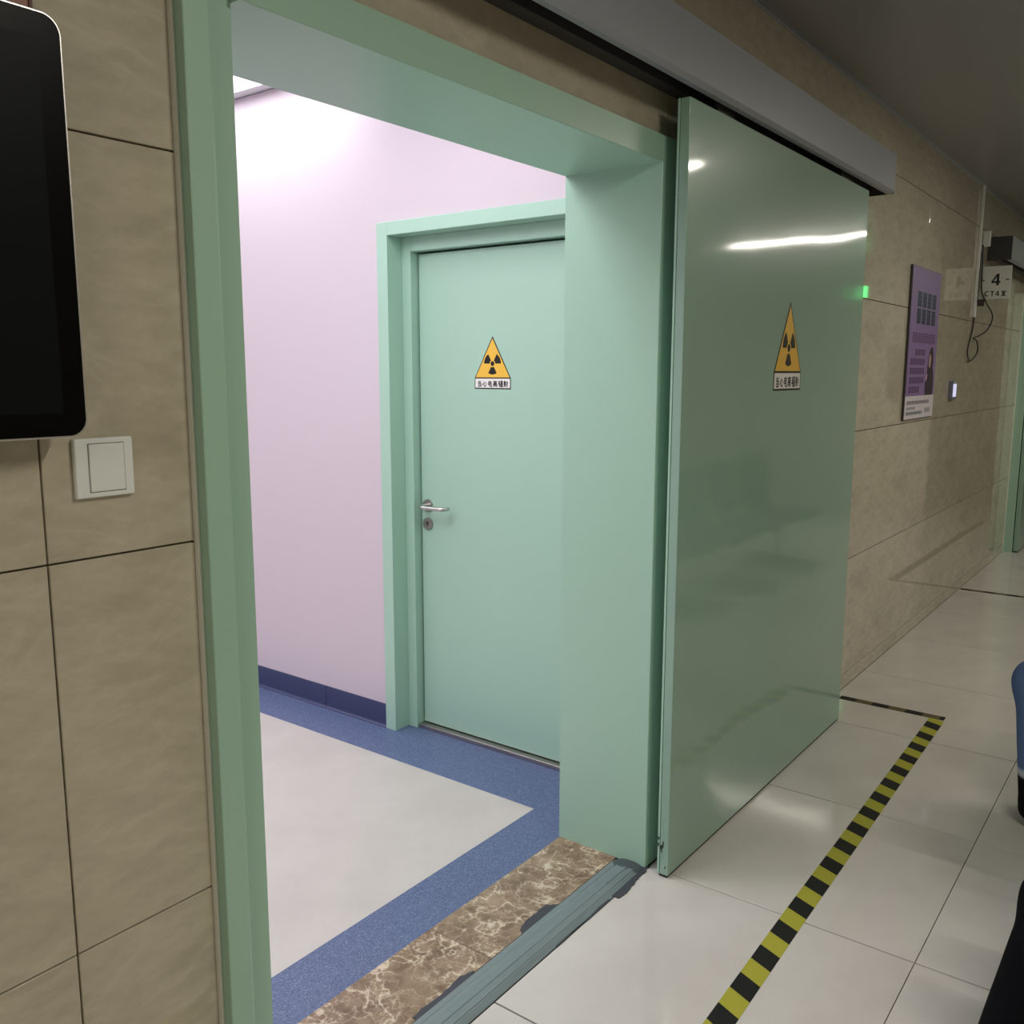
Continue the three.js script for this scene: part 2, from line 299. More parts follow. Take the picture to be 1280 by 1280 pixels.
function doorCover(x0, x1, label) {
  const c = thing('door_track_cover', label, 'door cover');
  mesh('front_plate', prismX([[CVZ, CVB + 0.012], [CVZ, CVT], [CVZ - 0.003, CVT], [CVZ - 0.003, CVB + 0.013], [CVZ - 0.012, CVB + 0.003], [CVZ - 0.030, CVB + 0.003], [CVZ - 0.030, CVB], [CVZ - 0.011, CVB]], x0, x1), M.alu, c);
  mesh('top_plate', bx(x0, x1, CVT - 0.003, CVT, 0, CVZ - 0.003), M.alu, c);
  mesh('end_plate', bx(x0 - 0.002, x0, CVB, CVT, 0, CVZ), M.rail, c);
  mesh('end_plate', bx(x1 - 0.0025, x1 - 0.0005, CVB, CVT - 0.003, 0, CVZ - 0.004), M.rail, c);
  mesh('rail', bx(x0 + 0.01, x1 - 0.01, 2.385, 2.44, 0.0, 0.088, 0.003), M.rail, c);
  mesh('rail_lip', bx(x0 + 0.01, x1 - 0.01, 2.345, 2.385, 0.0, 0.045, 0.003), M.rail, c);
  return c;
}
doorCover(-1.62, 1.885, 'long grey metal track cover above the open sliding door');

// ---------------------------------------------------------------- inner hinged door
{
  const t = thing('trim_2', 'green stepped metal frame of the hinged door in the pink wall', 'door frame', { kind: 'structure' });
  mesh('casing', bx(0.33, 0.50, 0, DTOP, DZ0, -1.385, 0.002), M.green, t);
  mesh('casing', bx(0.33, 0.50, 0, DTOP, -0.390, DZ1, 0.002), M.green, t);
  mesh('casing_head', bx(0.3302, 0.50, 2.10, DTOP, -1.385, -0.390, 0.002), M.green, t);
  mesh('door_stop', bx(0.415, 0.50, 0, 2.10, -1.385, -1.336, 0.002), M.green, t);
  mesh('door_stop', bx(0.415, 0.50, 0, 2.10, -0.439, -0.390, 0.002), M.green, t);
  mesh('door_stop', bx(0.4152, 0.50, 2.042, 2.10, -1.336, -0.439, 0.002), M.green, t);
  mesh('sill', bx(0.425, 0.505, 0, 0.018, -1.336, -0.439, 0.003), M.dullSteel, t).userData.label = 'brushed metal sill under the door';
}
const LX = 0.457;
{
  const d = thing('door_2', 'closed green hinged door with steel lever handle in the scan room', 'door', { kind: 'structure' });
  mesh('leaf', bx(LX, LX + 0.042, 0.022, 2.034, -1.329, -0.445, 0.0015), M.greenLeaf, d);
  const hz = -1.293, hy = 0.993;
  const rose = new THREE.CylinderGeometry(0.026, 0.027, 0.008, 32); rose.rotateZ(Math.PI / 2); rose.translate(LX - 0.004, hy, hz);
  const h = mesh('lever_handle', mergeGeometries([tube([[LX, hy, hz], [LX - 0.04, hy, hz], [LX - 0.054, hy, hz + 0.004], [LX - 0.06, hy, hz + 0.018], [LX - 0.06, hy, hz + 0.06], [LX - 0.06, hy, hz + 0.10], [LX - 0.056, hy, hz + 0.122], [LX - 0.044, hy, hz + 0.132], [LX - 0.028, hy, hz + 0.134]], 0.0095, 64, 14), (() => { const s = new THREE.SphereGeometry(0.0095, 14, 10); s.translate(LX - 0.028, hy, hz + 0.134); return s; })()]), M.steel, d);
  mesh('rosette', rose, M.dullSteel, h);
  const esc = new THREE.CylinderGeometry(0.026, 0.027, 0.007, 32); esc.rotateZ(Math.PI / 2); esc.translate(LX - 0.0035, 0.914, hz);
  const e = mesh('keyhole_plate', esc, M.dullSteel, d);
  const key = new THREE.CylinderGeometry(0.0075, 0.0075, 0.003, 16); key.rotateZ(Math.PI / 2); key.translate(LX - 0.0072, 0.918, hz);
  mesh('key_cylinder', mergeGeometries([key.toNonIndexed(), bx(LX - 0.0086, LX - 0.0058, 0.903, 0.916, hz - 0.003, hz + 0.003).toNonIndexed()]), std(new THREE.Color().setRGB(0.12, 0.1, 0.09), 0.4, { metalness: 0.8 }), e);
}

// ---------------------------------------------------------------- warning signs
const GLYPH = {
  dang: [[50, 5, 50, 38], [20, 12, 32, 32], [80, 10, 68, 32], [15, 45, 85, 45, 85, 96], [18, 69, 85, 69], [15, 93, 85, 93]],
  xin: [[16, 45, 8, 76], [35, 30, 38, 80, 46, 90, 74, 90, 80, 68], [48, 18, 60, 42], [80, 36, 93, 64]],
  dian: [[20, 20, 80, 20, 80, 66, 20, 66, 20, 20], [20, 43, 80, 43], [50, 4, 50, 84, 58, 93, 90, 93, 93, 74]],
  li: [[50, 1, 52, 11], [8, 17, 92, 17], [38, 25, 62, 43], [62, 25, 38, 43], [22, 25, 22, 48, 78, 48, 78, 25], [12, 97, 12, 60, 88, 60, 88, 92, 78, 96], [50, 48, 35, 83, 68, 80], [62, 70, 73, 90]],
  fu: [[8, 18, 46, 18], [25, 4, 12, 45, 46, 45], [30, 30, 30, 98], [5, 69, 48, 65], [52, 8, 98, 8], [60, 21, 92, 21, 92, 39, 60, 39, 60, 21], [54, 52, 97, 52, 97, 95, 54, 95, 54, 52], [54, 73, 97, 73], [75, 52, 75, 95]],
  she: [[28, 3, 22, 14], [14, 61, 14, 14, 43, 14, 43, 88, 34, 95], [14, 30, 43, 30], [14, 45, 43, 45], [5, 62, 50, 59], [43, 61, 6, 93], [55, 34, 98, 34], [82, 4, 82, 90, 70, 95], [62, 52, 71, 69]],
  shi: [[50, 1, 52, 11], [12, 30, 12, 17, 88, 17, 85, 30], [25, 35, 75, 35], [48, 36, 32, 56, 70, 53], [62, 45, 74, 61], [22, 73, 78, 73], [50, 57, 50, 94], [9, 94, 91, 94]],
};
function glyph(c, key, x, y, w, h, lw) { c.lineWidth = lw; c.lineCap = 'butt'; c.lineJoin = 'miter'; for (const s of GLYPH[key]) { c.beginPath(); for (let i = 0; i < s.length; i += 2) { const px = x + s[i] / 100 * w, py = y + s[i + 1] / 100 * h; i ? c.lineTo(px, py) : c.moveTo(px, py); } c.stroke(); } }
function canvasTex(w, h, draw) { const cv = document.createElement('canvas'); cv.width = w; cv.height = h; draw(cv.getContext('2d'), w, h); const t = new THREE.CanvasTexture(cv); t.colorSpace = THREE.SRGBColorSpace; t.needsUpdate = true; return t; }
// the sign: yellow triangle over a white strip, 1 wide, 1.133 tall
const SH = 1.133, STRIP = 0.235;
const signTex = canvasTex(1024, 1160, (c, W, H) => {
  const S = W, ty = v => H - v * S;     // metres-like units to pixels
  c.fillStyle = '#161510'; c.fillRect(0, 0, W, H);
  const tri = k => { c.beginPath(); c.moveTo(S * 0.5, ty(SH) + k * 3.2); c.lineTo(S - k * 1.9, ty(STRIP) - k); c.lineTo(k * 1.9, ty(STRIP) - k); c.closePath(); };
  tri(15); c.fillStyle = '#f0bf48'; c.fill();
  c.fillStyle = '#ece9e6'; c.fillRect(18, ty(STRIP) + 12, W - 36, STRIP * S - 36);
  const cx = S * 0.5, cy = ty(0.548), r0 = 0.078, r1 = 0.235;
  c.fillStyle = '#161510';
  for (const a of [Math.PI / 2, Math.PI / 2 + 2 * Math.PI / 3, Math.PI / 2 - 2 * Math.PI / 3]) { c.beginPath(); c.arc(cx, cy, r1 * S, a - Math.PI / 6, a + Math.PI / 6); c.arc(cx, cy, r0 * S, a + Math.PI / 6, a - Math.PI / 6, true); c.closePath(); c.fill(); }
  c.beginPath(); c.arc(cx, cy, 0.053 * S, 0, Math.PI * 2); c.fill();
  c.strokeStyle = '#161510';
  ['dang', 'xin', 'dian', 'li', 'fu', 'she'].forEach((g, i) => glyph(c, g, S * (0.068 + i * 0.147), ty(0.182), S * 0.128, S * 0.14, 20));
});
function warningSign(w, label, place) {
  const s = new THREE.Shape([[0, 0], [1, 0], [1, STRIP], [0.5, SH], [0, STRIP]].map(a => new THREE.Vector2(...a)));
  const g = new THREE.ExtrudeGeometry(s, { depth: 0.0012 / w, bevelEnabled: false });
  const p = g.attributes.position, uv = g.attributes.uv; for (let i = 0; i < p.count; i++) uv.setXY(i, p.getX(i), p.getY(i) / (1160 / 1024));
  g.translate(-0.5, 0, 0); g.scale(w, w, w);
  const m = tag(mesh('radiation_warning_sign', g, std(0xffffff, 0.35, { map: signTex })), label, 'warning sign', { group: 'radiation warning signs' });
  place(m); return m;
}
{
  const a = warningSign(0.180, 'smaller yellow radiation triangle on the hinged door in the pink room', m => { m.position.set(LX, 1.490, -0.942); m.rotation.y = -Math.PI / 2; });
  const b = warningSign(0.258, 'larger yellow radiation triangle on the open sliding door', m => { m.position.set(0.806, 1.494, PZ1); });
  b.scale.y = 1.05; a.scale.y = 1.005;
}

// ---------------------------------------------------------------- things on the left tiles
{
  const t = thing('television', 'black wall mounted screen with thin silver rim at left edge', 'television');
  const X = -1.742, L = -2.70, B = 1.468, T = 2.02, r = 0.026;
  const rr = (x0, x1, y0, y1, q) => { const s = new THREE.Shape(); s.moveTo(x0 + q, y0); s.lineTo(x1 - q, y0); s.absarc(x1 - q, y0 + q, q, -Math.PI / 2, 0); s.lineTo(x1, y1 - q); s.absarc(x1 - q, y1 - q, q, 0, Math.PI / 2); s.lineTo(x0 + q, y1); s.absarc(x0 + q, y1 - q, q, Math.PI / 2, Math.PI); s.lineTo(x0, y0 + q); s.absarc(x0 + q, y0 + q, q, Math.PI, Math.PI * 1.5); return s; };
  const ex = (s, z0, z1, c = 0.001) => { const g = new THREE.ExtrudeGeometry(s, { depth: z1 - z0 - 2 * c, bevelEnabled: true, bevelThickness: c, bevelSize: c, bevelOffset: -c, bevelSegments: 2, curveSegments: 14 }); g.translate(0, 0, z0 + c); return g; };
  mesh('rim', ex(rr(L, X, B, T, r), 0.048, 0.069), M.silver, t);
  mesh('front_glass', ex(rr(L + 0.0028, X - 0.0028, B + 0.0028, T - 0.0028, r - 0.0025), 0.060, 0.0705, 0.0006), M.blackGlass, t);
  mesh('screen', bx(L + 0.034, X - 0.034, B + 0.034, T - 0.034, 0.066, 0.0707), M.screen, t);
  mesh('back_case', bx(L + 0.06, X - 0.06, B + 0.05, T - 0.05, 0.022, 0.050, 0.008), M.rubber, t);
  mesh('bracket', bx(-2.42, -2.02, 1.62, 1.86, 0.0012, 0.024, 0.002), M.rail, t);
}
{
  const s = thing('light_switch', 'white square rocker light switch on beige tile below the screen', 'switch');
  mesh('plate', bx(-1.734, -1.642, 1.372, 1.461, 0, 0.010, 0.003), M.plastic, s);
  mesh('rocker', bx(-1.713, -1.658, 1.381, 1.452, 0.007, 0.0125, 0.0015), M.plastic, s);
  mesh('rocker_gap', bx(-1.7142, -1.6568, 1.3798, 1.4532, 0.0088, 0.0102), std(new THREE.Color().setRGB(0.2, 0.2, 0.19), 0.7), s);
}
{
  const s = thing('wall_notice', 'dull red notice board peeking out above the black screen', 'notice');
  mesh('board', bx(-2.35, -1.750, 2.036, 2.36, 0, 0.004, 0.001), std(new THREE.Color().setRGB(0.36, 0.17, 0.13), 0.5), s);
  mesh('edge_strip', bx(-1.750, -1.745, 2.034, 2.36, 0, 0.006, 0.001), std(new THREE.Color().setRGB(0.12, 0.045, 0.03), 0.5), s);
}

// ---------------------------------------------------------------- striped tape on the floor
function tapeRun(parent, x0, x1, zAt, w, period, phase, axis) {     // slanted blocks, yellow and black by turns
  const slant = w * 0.42; let k = 0;
  for (let x = x0; x < x1 - 1e-6; x += period / 2, k++) {
    const e = Math.min(x + period / 2, x1), P = (q, s) => axis !== 'z' ? [q + (s > 0 ? -slant / 2 : slant / 2), zAt(q) + s * w / 2] : [zAt(q) + s * w / 2, q];
    let pts = [P(x, -1), P(e, -1), P(e, 1), P(x, 1)];
    if (axis !== 'z') pts = pts.reverse();
    const g = prismY(pts, 0.0001, 0.0006); mesh((k + phase) % 2 ? 'yellow_block' : 'black_block', g, (k + phase) % 2 ? (axis === 'x' ? M.tapeYellow : M.tapeWorn) : M.tapeBlack, parent);
  }
}
{
  const t = thing('floor_tape', 'yellow and black striped tape on floor around the open sliding door', 'floor tape');
  const zAt = x => 0.472 - 0.017 * (x - 1.9) + (x < 0 ? 0.012 * x * -1 * 0.6 : 0);
  tapeRun(t, -1.90, 1.915, zAt, 0.066, 0.1445, 1, 'x');
  tapeRun(t, 0.03, 0.50, () => 1.942, 0.05, 0.15, 0, 'z');
}
{
  const t = thing('floor_tape', 'dark striped tape on the floor by the distant green door', 'floor tape');
  tapeRun(t, 0.01, 0.50, () => 4.74, 0.05, 0.15, 0, 'z');
  tapeRun(t, 4.77, 8.3, () => 0.465, 0.066, 0.1445, 1, 'w');
}

// ---------------------------------------------------------------- things on the right tiles
{
  const tex = canvasTex(640, 830, (c, W, H) => {
    const bars = (x, y, w, h, n, col, lw) => { c.fillStyle = col; for (let i = 0; i < n; i++) { const gx = x + i * w / n, gw = w / n * 0.8; for (let k = 0; k < 4; k++) c.fillRect(gx, y + k * h / 4, gw, lw); c.fillRect(gx + gw * 0.1, y, lw, h); c.fillRect(gx + gw * (0.45 + 0.2 * rnd()), y, lw, h); c.fillRect(gx + gw * 0.85, y + h * 0.15, lw * 0.8, h * 0.8); } };
    c.fillStyle = '#8a6fa6'; c.fillRect(0, 0, W, H);
    c.fillStyle = '#dcd6dc'; c.fillRect(0, H - 128, W, 128);
    bars(130, 128, 440, 84, 4, '#25244c', 19); bars(130, 220, 440, 84, 4, '#25244c', 19);
    bars(70, 352, 520, 58, 9, '#572b5c', 7);
    [[150, 222], [60, 320], [60, 320], [60, 320], [60, 230]].forEach(([x, w], i) => bars(x, 442 + i * 52, w, 36, Math.round(w / 54), '#4a2a56', 6));
    c.fillStyle = '#2a1c2e'; c.beginPath(); c.moveTo(455, 500); c.quadraticCurveTo(480, 415, 545, 425); c.quadraticCurveTo(585, 450, 570, 540); c.quadraticCurveTo(620, 590, 600, 700); c.lineTo(600, 702); c.lineTo(420, 702); c.quadraticCurveTo(400, 620, 440, 580); c.closePath(); c.fill();
    c.fillStyle = '#b9949a'; c.beginPath(); c.ellipse(498, 505, 26, 40, 0.1, 0, Math.PI * 2); c.fill();
    c.fillStyle = '#c9b3bb'; c.beginPath(); c.ellipse(440, 600, 13, 24, 0.4, 0, Math.PI * 2); c.fill();
    bars(40, 730, 500, 20, 14, '#3a3040', 3); bars(40, 764, 190, 16, 6, '#55495a', 2); bars(30, 790, 360, 18, 12, '#3a3f50', 3); bars(440, 776, 130, 28, 4, '#55606a', 3);
  });
  const p = thing('poster_board', 'purple health poster with dark figure on polished tile wall', 'poster');
  const back = bx(2.832, 3.472, 1.296, 2.122, 0.001, 0.013, 0.002); mesh('board', back, std(new THREE.Color().setRGB(0.05, 0.045, 0.04), 0.5), p);
  const g = new THREE.BoxGeometry(0.632, 0.818, 0.0015); const m = mesh('printed_sheet', g, std(0xffffff, 0.4, { map: tex }), p); m.position.set(3.154, 1.710, 0.0135);
}
{
  const r = thing('card_reader', 'small lit intercom panel on tiles right of the purple poster', 'intercom');
  mesh('case', bx(3.93, 4.045, 1.385, 1.502, 0, 0.024, 0.004), std(new THREE.Color().setRGB(0.16, 0.17, 0.24), 0.4), r);
  mesh('lit_screen', bx(3.94, 4.035, 1.402, 1.484, 0.022, 0.0246, 0.001), std(new THREE.Color().setRGB(0.3, 0.3, 0.36), 0.3, { emissive: new THREE.Color().setRGB(0.62, 0.62, 0.9), emissiveIntensity: 0.9 }), r);
  mesh('speaker_bar', bx(3.955, 4.02, 1.487, 1.496, 0.022, 0.0248, 0.001), std(new THREE.Color().setRGB(0.6, 0.6, 0.62), 0.4), r);
  const l = new THREE.RectAreaLight(new THREE.Color().setRGB(0.7, 0.7, 1), 0.5, 0.09, 0.08); l.position.set(3.99, 1.443, 0.027); l.rotation.y = Math.PI; r.add(l);
}
{
  const s = thing('cable_trunking', 'slim white cable trunking running down the tiled wall', 'cable trunking');
  mesh('channel', bx(4.485, 4.515, 1.925, CEIL, 0, 0.016, 0.003), M.plastic, s);
}
{
  const s = thing('door_number_sign', 'white square room sign reading 4 and CT4 sticking out from wall', 'sign');
  const tex = canvasTex(512, 540, (c, W, H) => {
    c.fillStyle = '#d9dcd6'; c.fillRect(0, 0, W, H); c.fillStyle = '#141414'; c.strokeStyle = '#141414';
    c.font = 'bold 270px sans-serif'; c.textAlign = 'center'; c.textBaseline = 'alphabetic'; c.fillText('4', W * 0.54, 318);
    c.fillRect(30, 218, 62, 16); c.fillRect(424, 218, 64, 16);
    c.font = 'bold 122px sans-serif'; c.textAlign = 'left'; ['C', 'T', '4'].forEach((q, k) => c.fillText(q, [98, 196, 278][k], 498)); glyph(c, 'shi', 364, 408, 92, 92, 13);
  });
  const g = bx(4.566, 4.574, 2.045, 2.259, 0.006, 0.203, 0.0005); mesh('board', g, M.plastic, s);
  const f = new THREE.PlaneGeometry(0.193, 0.211); const m = mesh('lettering', f, std(0xffffff, 0.4, { map: tex }), s); m.rotation.y = -Math.PI / 2; m.position.set(4.5655, 2.152, 0.1045);
  mesh('bracket', bx(4.556, 4.582, 2.0, 2.36, 0, 0.012, 0.002), M.rail, s);
  mesh('bracket_foot', bx(4.562, 4.578, 2.0, 2.045, 0.0, 0.05, 0.001), std(new THREE.Color().setRGB(0.06, 0.035, 0.035), 0.5), s);
}
{
  const c = mesh('loose_cable', tube([[4.535, 2.40, 0.022], [4.545, 2.30, 0.024], [4.55, 2.20, 0.026], [4.55, 2.10, 0.032], [4.555, 2.03, 0.06], [4.575, 1.93, 0.106], [4.57, 1.84, 0.08], [4.52, 1.80, 0.04], [4.46, 1.785, 0.02], [4.52, 1.765, 0.032], [4.575, 1.70, 0.03], [4.52, 1.65, 0.02], [4.40, 1.638, 0.014], [4.345, 1.69, 0.012], [4.39, 1.755, 0.010], [4.46, 1.83, 0.009], [4.495, 1.92, 0.009]], 0.0045, 220, 8), M.cable);
  tag(c, 'thin black cable hanging in loops beneath the room sign', 'cable');
}
{
  const s = thing('junction_box', 'small pale junction box above the room sign', 'junction box');
  mesh('box', bx(4.63, 4.66, 2.40, 2.50, 0, 0.045, 0.003), M.plastic, s); mesh('lid', bx(4.626, 4.63, 2.405, 2.495, 0.003, 0.042, 0.001), M.plastic, s);
}
// distant door of the next scan room
doorCover(4.82, 8.3, 'distant grey track cover with dark end above the room sign');
{
  const t = thing('trim_3', 'distant green door frame at the right edge of the view', 'door frame', { kind: 'structure' });
  mesh('casing', bx(6.49, 6.60, 0, 2.2165, 0, 0.072, 0.002), M.green, t); mesh('casing', bx(8.03, 8.13, 0, 2.2165, 0, 0.033, 0.002), M.green, t); mesh('casing_head', bx(6.60, 8.03, 2.144, 2.2165, 0, 0.032, 0.002), M.green, t);
  mesh('sealant', bx(6.478, 6.49, 0, 2.2165, 0, 0.004, 0.001), M.sealant, t);
}
{
  const d = thing('door_3', 'distant closed green sliding door at the right edge of the view', 'door', { kind: 'structure' });
  mesh('front_panel', bx(6.50, 8.15, 0.012, 2.302, 0.0892, 0.1176, 0.0018), M.greenDoor, d); mesh('back_panel', bx(6.50, 8.15, 0.012, 2.302, 0.0805, 0.0875, 0.001), M.green, d);
  mesh('core', bx(6.504, 8.146, 0.012, 2.299, 0.0875, 0.0892), M.rubber, d); mesh('bottom_seal', bx(6.503, 8.147, 0.001, 0.012, 0.0865, 0.1146), M.rubber, d);
  for (const x of [6.8, 7.9]) mesh('hanger', bx(x - 0.06, x + 0.06, 2.302, 2.40, 0.092, 0.104, 0.002), M.rail, d);
}
// mirrored in the tiles: what hangs on the end wall
{
  const s = thing('exit_sign', 'glowing green emergency exit sign mirrored beside the sliding door', 'exit sign');
  mesh('case', bx(8.57, 8.60, 2.385, 2.535, 1.885, 2.165, 0.004), M.plastic, s);
  mesh('lit_face', bx(8.566, 8.571, 2.395, 2.525, 1.895, 2.155, 0.001), std(new THREE.Color().setRGB(0.02, 0.3, 0.08), 0.4, { emissive: new THREE.Color().setRGB(0.08, 1, 0.25), emissiveIntensity: 3 }), s);
  const l = new THREE.RectAreaLight(new THREE.Color().setRGB(0.08, 1, 0.25), 1.5, 0.26, 0.13); l.position.set(8.563, 2.46, 2.025); l.rotation.y = Math.PI / 2; s.add(l);
}
{
  const s = thing('notice_panel', 'grey framed notice mirrored in tiles left of the purple poster', 'notice');
  mesh('frame', bx(8.585, 8.60, 1.23, 1.88, 1.33, 1.64, 0.003), M.alu, s); mesh('sheet', bx(8.582, 8.586, 1.25, 1.86, 1.35, 1.62), std(new THREE.Color().setRGB(0.2, 0.19, 0.16), 0.5), s);
}

// ---------------------------------------------------------------- lamps
function ceilingPanel(x0, x1, z0, z1, label) {
  const p = thing('ceiling_light_panel', label, 'ceiling light', { group: 'square light panels in the scan room ceiling' });
  mesh('frame', bx(x0 - 0.012, x1 + 0.012, CEIL - 0.008, CEIL + 0.004, z0 - 0.012, z1 + 0.012, 0.002), M.white, p);
  mesh('diffuser', bx(x0, x1, CEIL - 0.0095, CEIL - 0.004, z0, z1), std(0xffffff, 0.5, { emissive: ROOM_LIGHT.color, emissiveIntensity: 1.6 }), p);
  const l = new THREE.RectAreaLight(ROOM_LIGHT.color, ROOM_LIGHT.nits, x1 - x0, z1 - z0); l.rotation.x = -Math.PI / 2; l.position.set((x0 + x1) / 2, CEIL - 0.012, (z0 + z1) / 2); p.add(l);
}
ceilingPanel(-0.045, 0.255, -2.75, -1.55, 'bright ceiling light panel glimpsed at the top corner of the doorway');
ceilingPanel(-1.3, -0.1, -1.15, -0.55, 'bright ceiling light panel hidden above the doorway head');
ceilingPanel(-1.6, -1.0, -2.45, -1.25, 'ceiling light panel over the middle of the scan room');
ceilingPanel(-0.9, -0.3, -4.3, -3.1, 'ceiling light panel at the back of the scan room by the pink wall');
ceilingPanel(-2.4, -1.8, -4.1, -2.9, 'ceiling light panel at the back left of the scan room');
ceilingPanel(-2.9, -1.7, -1.15, -0.55, 'ceiling light panel beyond the left door jamb');
function batten(x, z0, label) {
  const b = thing('tube_batten', label, 'ceiling light', { group: 'corridor tube battens' });
  mesh('housing', bx(x - 0.04, x + 0.04, CEIL - 0.03, CEIL, z0 - 0.02, z0 + 1.23, 0.006), M.white, b);
  mesh('tube', bx(x - 0.019, x + 0.019, CEIL - 0.045, CEIL - 0.028, z0, z0 + 1.21, 0.007), std(0xffffff, 0.5, { emissive: HALL_LIGHT.color, emissiveIntensity: 14 }), b);
  const l = new THREE.RectAreaLight(HALL_LIGHT.color, HALL_LIGHT.nits, 0.038, 1.21); l.rotation.x = -Math.PI / 2; l.position.set(x, CEIL - 0.047, z0 + 0.605); b.add(l);
}
batten(6.03, 1.44, 'tube batten mirrored as a bright streak in the sliding door');
batten(2.6, 1.36, 'tube batten mirrored as a glow at the top of the sliding door');
batten(-1.0, 1.44, 'tube batten on the corridor ceiling above the black trousered sitter');
batten(-4.5, 1.44, 'tube batten on the corridor ceiling behind the viewer');

// ---------------------------------------------------------------- waiting benches and the two seated people at the right edge
function seatRow(x0, label) {
  const b = thing('waiting_bench', label, 'bench', { group: 'rows of waiting seats' }); b.position.set(x0, 0, 0.1);
  const sm = std(new THREE.Color().setRGB(0.04, 0.045, 0.05), 0.45);
  mesh('beam', bx(-0.3, 2.33, 0.30, 0.36, 1.55, 1.61, 0.006), M.dullSteel, b);
  for (let k = 0; k < 4; k++) {
    const c = k * 0.675;
    mesh('seat', bx(c - 0.26, c + 0.26, 0.385, 0.425, 1.30, 1.76, 0.018), sm, b);
    const g = bx(-0.26, 0.26, 0, 0.45, -0.018, 0.018, 0.016); g.rotateX(0.16); g.translate(c, 0.43, 1.77); mesh('backrest', g, sm, b);
    mesh('seat_bracket', bx(c - 0.03, c + 0.03, 0.355, 0.39, 1.45, 1.72, 0.004), M.dullSteel, b);
  }
  for (const x of [0.0, 2.03]) mesh('leg', mergeGeometries([bx(x - 0.025, x + 0.025, 0.02, 0.31, 1.56, 1.60, 0.006), bx(x - 0.025, x + 0.025, 0, 0.03, 1.33, 1.83, 0.008)]), M.dullSteel, b);
}
seatRow(-0.25, 'dark seat row under the two people at the right edge');
seatRow(2.95, 'dark seat row mirrored as blotches in the sliding door');

function field(center, half, res, dist, colour) {
  const mc = new MarchingCubes(res, new THREE.MeshStandardMaterial(), false, false, 120000); mc.isolation = 0;
  let i = 0; for (let z = 0; z < res; z++) for (let y = 0; y < res; y++) for (let x = 0; x < res; x++, i++) { const f = v => (v - res / 2) / (res / 2) * half; mc.field[i] = -dist(center[0] + f(x), center[1] + f(y), center[2] + f(z)); }
  mc.update(); const n = mc.count, p = new Float32Array(n * 3), q = new Float32Array(n * 3), c = new Float32Array(n * 3);
  for (let k = 0; k < n; k++) { const X = [0, 1, 2].map(d => center[d] + mc.positionArray[3 * k + d] * half); const col = colour(...X); for (let d = 0; d < 3; d++) { p[3 * k + d] = X[d]; q[3 * k + d] = mc.normalArray[3 * k + d]; c[3 * k + d] = col[d]; } }
  const g = new THREE.BufferGeometry(); g.setAttribute('position', new THREE.BufferAttribute(p, 3)); g.setAttribute('normal', new THREE.BufferAttribute(q, 3)); g.setAttribute('color', new THREE.BufferAttribute(c, 3)); return g;
}
const cone = (x, y, z, a, b, r0, r1) => { const dx = b[0] - a[0], dy = b[1] - a[1], dz = b[2] - a[2], L = dx * dx + dy * dy + dz * dz; let t = ((x - a[0]) * dx + (y - a[1]) * dy + (z - a[2]) * dz) / L; t = t < 0 ? 0 : t > 1 ? 1 : t; return Math.hypot(x - a[0] - dx * t, y - a[1] - dy * t, z - a[2] - dz * t) - (r0 + (r1 - r0) * t); };
const smin = (a, b, k) => { const h = Math.max(k - Math.abs(a - b), 0) / k; return Math.min(a, b) - h * h * k * 0.25; };
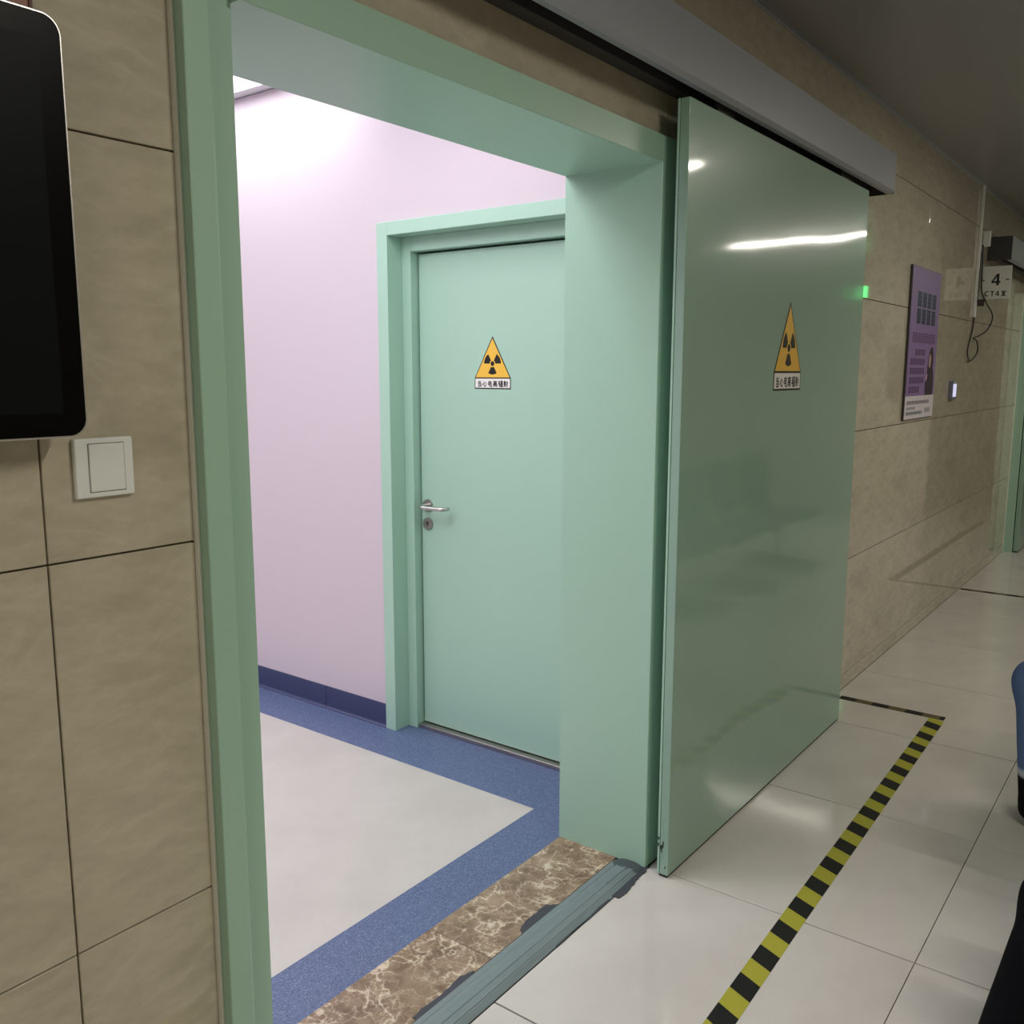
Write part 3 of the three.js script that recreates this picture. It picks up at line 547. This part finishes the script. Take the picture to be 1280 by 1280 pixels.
function sitter(label, o) {
  const X = o.x, hipY = 0.546, hz = o.hipZ, bones = [];
  const B = (a, b, r0, r1) => bones.push([a, b, r0, r1]);
  B([X - 0.07, hipY, hz], [X + 0.07, hipY, hz], 0.12, 0.12); B([X, hipY, hz], [X, 0.78, hz + 0.08], 0.135, 0.13); B([X, 0.78, hz + 0.08], [X, 0.98, hz + 0.09], 0.135, 0.13);
  B([X - 0.13, 1.04, hz + 0.09], [X + 0.13, 1.04, hz + 0.09], 0.075, 0.075); B([X, 1.0, hz + 0.09], [X, 1.16, hz + 0.06], 0.09, 0.055);
  o.legs.forEach(([kx, ky, kz, ax, az, r], i) => { const s = i ? 1 : -1; B([X + s * 0.1, hipY - 0.01, hz], [kx, ky, kz], 0.092, o.kneeR); B([kx, ky, kz], [ax, 0.1, az], o.kneeR, o.hemR); B([ax, 0.05, az], [ax + o.toe[0], 0.04, az + o.toe[1]], 0.046, 0.034); });
  const hands = [];
  for (const s of [-1, 1]) { const e = [X + s * 0.25, 0.78, hz - 0.02], w = [X + s * 0.12, 0.665, hz - 0.235]; B([X + s * 0.19, 1.03, hz + 0.09], e, 0.062, 0.048); B(e, w, 0.046, 0.033); hands.push([s, w]); }
  const body = (x, y, z) => { let d = 1e9; for (const b of bones) { const q = cone(x, y, z, ...b); d = smin(d, q, 0.05); } return Math.max(d, 0.004 - y); };
  const paint = (x, y, z) => y < o.shoeY && z < hz - 0.1 ? o.shoe : (y < o.hemY && z < hz - 0.1 ? o.hem : (y < 0.60 ? (z < hz - 0.17 || y < 0.56 ? o.trousers : o.top) : (y > 1.115 ? o.skin : o.top)));
  const parts = [field([X, 0.66, hz - 0.2], 0.72, 116, body, paint)];
  const hc = [X, 1.285, hz + 0.03];
  const head = (x, y, z) => {
    const a = x - hc[0], b = y - hc[1], c = z - hc[2];
    let d = (Math.hypot(a / 0.078, b / 0.112, c / 0.096) - 1) * 0.08; d = smin(d, cone(x, y, z, [X, 1.215, hz - 0.03], [X, 1.235, hz - 0.035], 0.042, 0.045), 0.04);
    d = smin(d, cone(x, y, z, [X, 1.295, hz - 0.062], [X, 1.262, hz - 0.083], 0.008, 0.014), 0.015);
    for (const s of [-1, 1]) { d = smin(d, cone(x, y, z, [X + s * 0.08, 1.29, hz + 0.035], [X + s * 0.083, 1.255, hz + 0.03], 0.014, 0.01), 0.01); const eye = Math.hypot(x - X - s * 0.031, y - 1.295, z - hz + 0.070) - 0.013; d = Math.max(d, -eye); }
    d = Math.max(d, -(cone(x, y, z, [X - 0.02, 1.228, hz - 0.083], [X + 0.02, 1.228, hz - 0.083], 0.004, 0.004)));
    return smin(d, cone(x, y, z, [X, 1.12, hz + 0.06], [X, 1.22, hz + 0.035], 0.052, 0.052), 0.03);
  };
  parts.push(field([X, 1.27, hz + 0.03], 0.17, 80, head, (x, y, z) => y > 1.355 || (z > hz + 0.055 && y > 1.2) ? o.hair : o.skin));
  for (const [s, w] of hands) {
    const pc = [w[0] - s * 0.03, w[1] - 0.012, w[2] - 0.055], ch = [[w, pc, 0.027, 0.03]];
    for (let f = 0; f < 4; f++) { const bx0 = pc[0] + (f - 1.5) * 0.019, L = [0.030, 0.035, 0.033, 0.025][f], b0 = [bx0, pc[1] + 0.002, pc[2] - 0.02], b1 = [bx0, pc[1] - 0.004, pc[2] - 0.028 - L], b2 = [bx0, pc[1] - 0.022, pc[2] - 0.03 - L * 1.6]; ch.push([b0, b1, 0.0095, 0.0085], [b1, b2, 0.0085, 0.0072]); }
    ch.push([[pc[0] - s * 0.022, pc[1], pc[2] + 0.012], [pc[0] - s * 0.05, pc[1] - 0.004, pc[2] - 0.02], 0.011, 0.0095], [[pc[0] - s * 0.05, pc[1] - 0.004, pc[2] - 0.02], [pc[0] - s * 0.056, pc[1] - 0.012, pc[2] - 0.045], 0.0095, 0.008]);
    parts.push(field([pc[0], pc[1], pc[2] - 0.015], 0.115, 64, (x, y, z) => { let d = 1e9; for (const b of ch) d = smin(d, cone(x, y, z, ...b), 0.006); return d; }, () => o.skin));
  }
  const p = thing('person', label, 'person');
  mesh('body', mergeGeometries(parts), phy(0xffffff, 0.9, { vertexColors: true, specularIntensity: 0.2 }), p);
}
sitter('seated person in blue jeans with white cuffs and black boots at right edge', { x: 1.12, hipZ: 1.50, legs: [[1.10, 0.50, 0.950, 1.06, 0.985], [1.27, 0.50, 1.0, 1.27, 1.06]], kneeR: 0.076, hemR: 0.066, toe: [0.03, -0.03], shoeY: 0.185, hemY: 0.205, shoe: [0.008, 0.008, 0.009], hem: [0.55, 0.57, 0.66], trousers: [0.115, 0.175, 0.36], top: [0.05, 0.05, 0.06], skin: [0.52, 0.33, 0.24], hair: [0.012, 0.01, 0.01] });
sitter('seated person in black trousers and shoes at the lower right corner', { x: -0.22, hipZ: 1.62, legs: [[-0.27, 0.44, 1.168, -0.30, 1.122], [-0.08, 0.46, 1.20, -0.05, 1.15]], kneeR: 0.064, hemR: 0.085, toe: [0.10, 0.03], shoeY: 0.07, hemY: 0.07, shoe: [0.007, 0.007, 0.008], hem: [0.004, 0.004, 0.006], trousers: [0.004, 0.004, 0.006], top: [0.03, 0.03, 0.035], skin: [0.52, 0.33, 0.24], hair: [0.012, 0.01, 0.01] });

renderer.render(scene, camera);
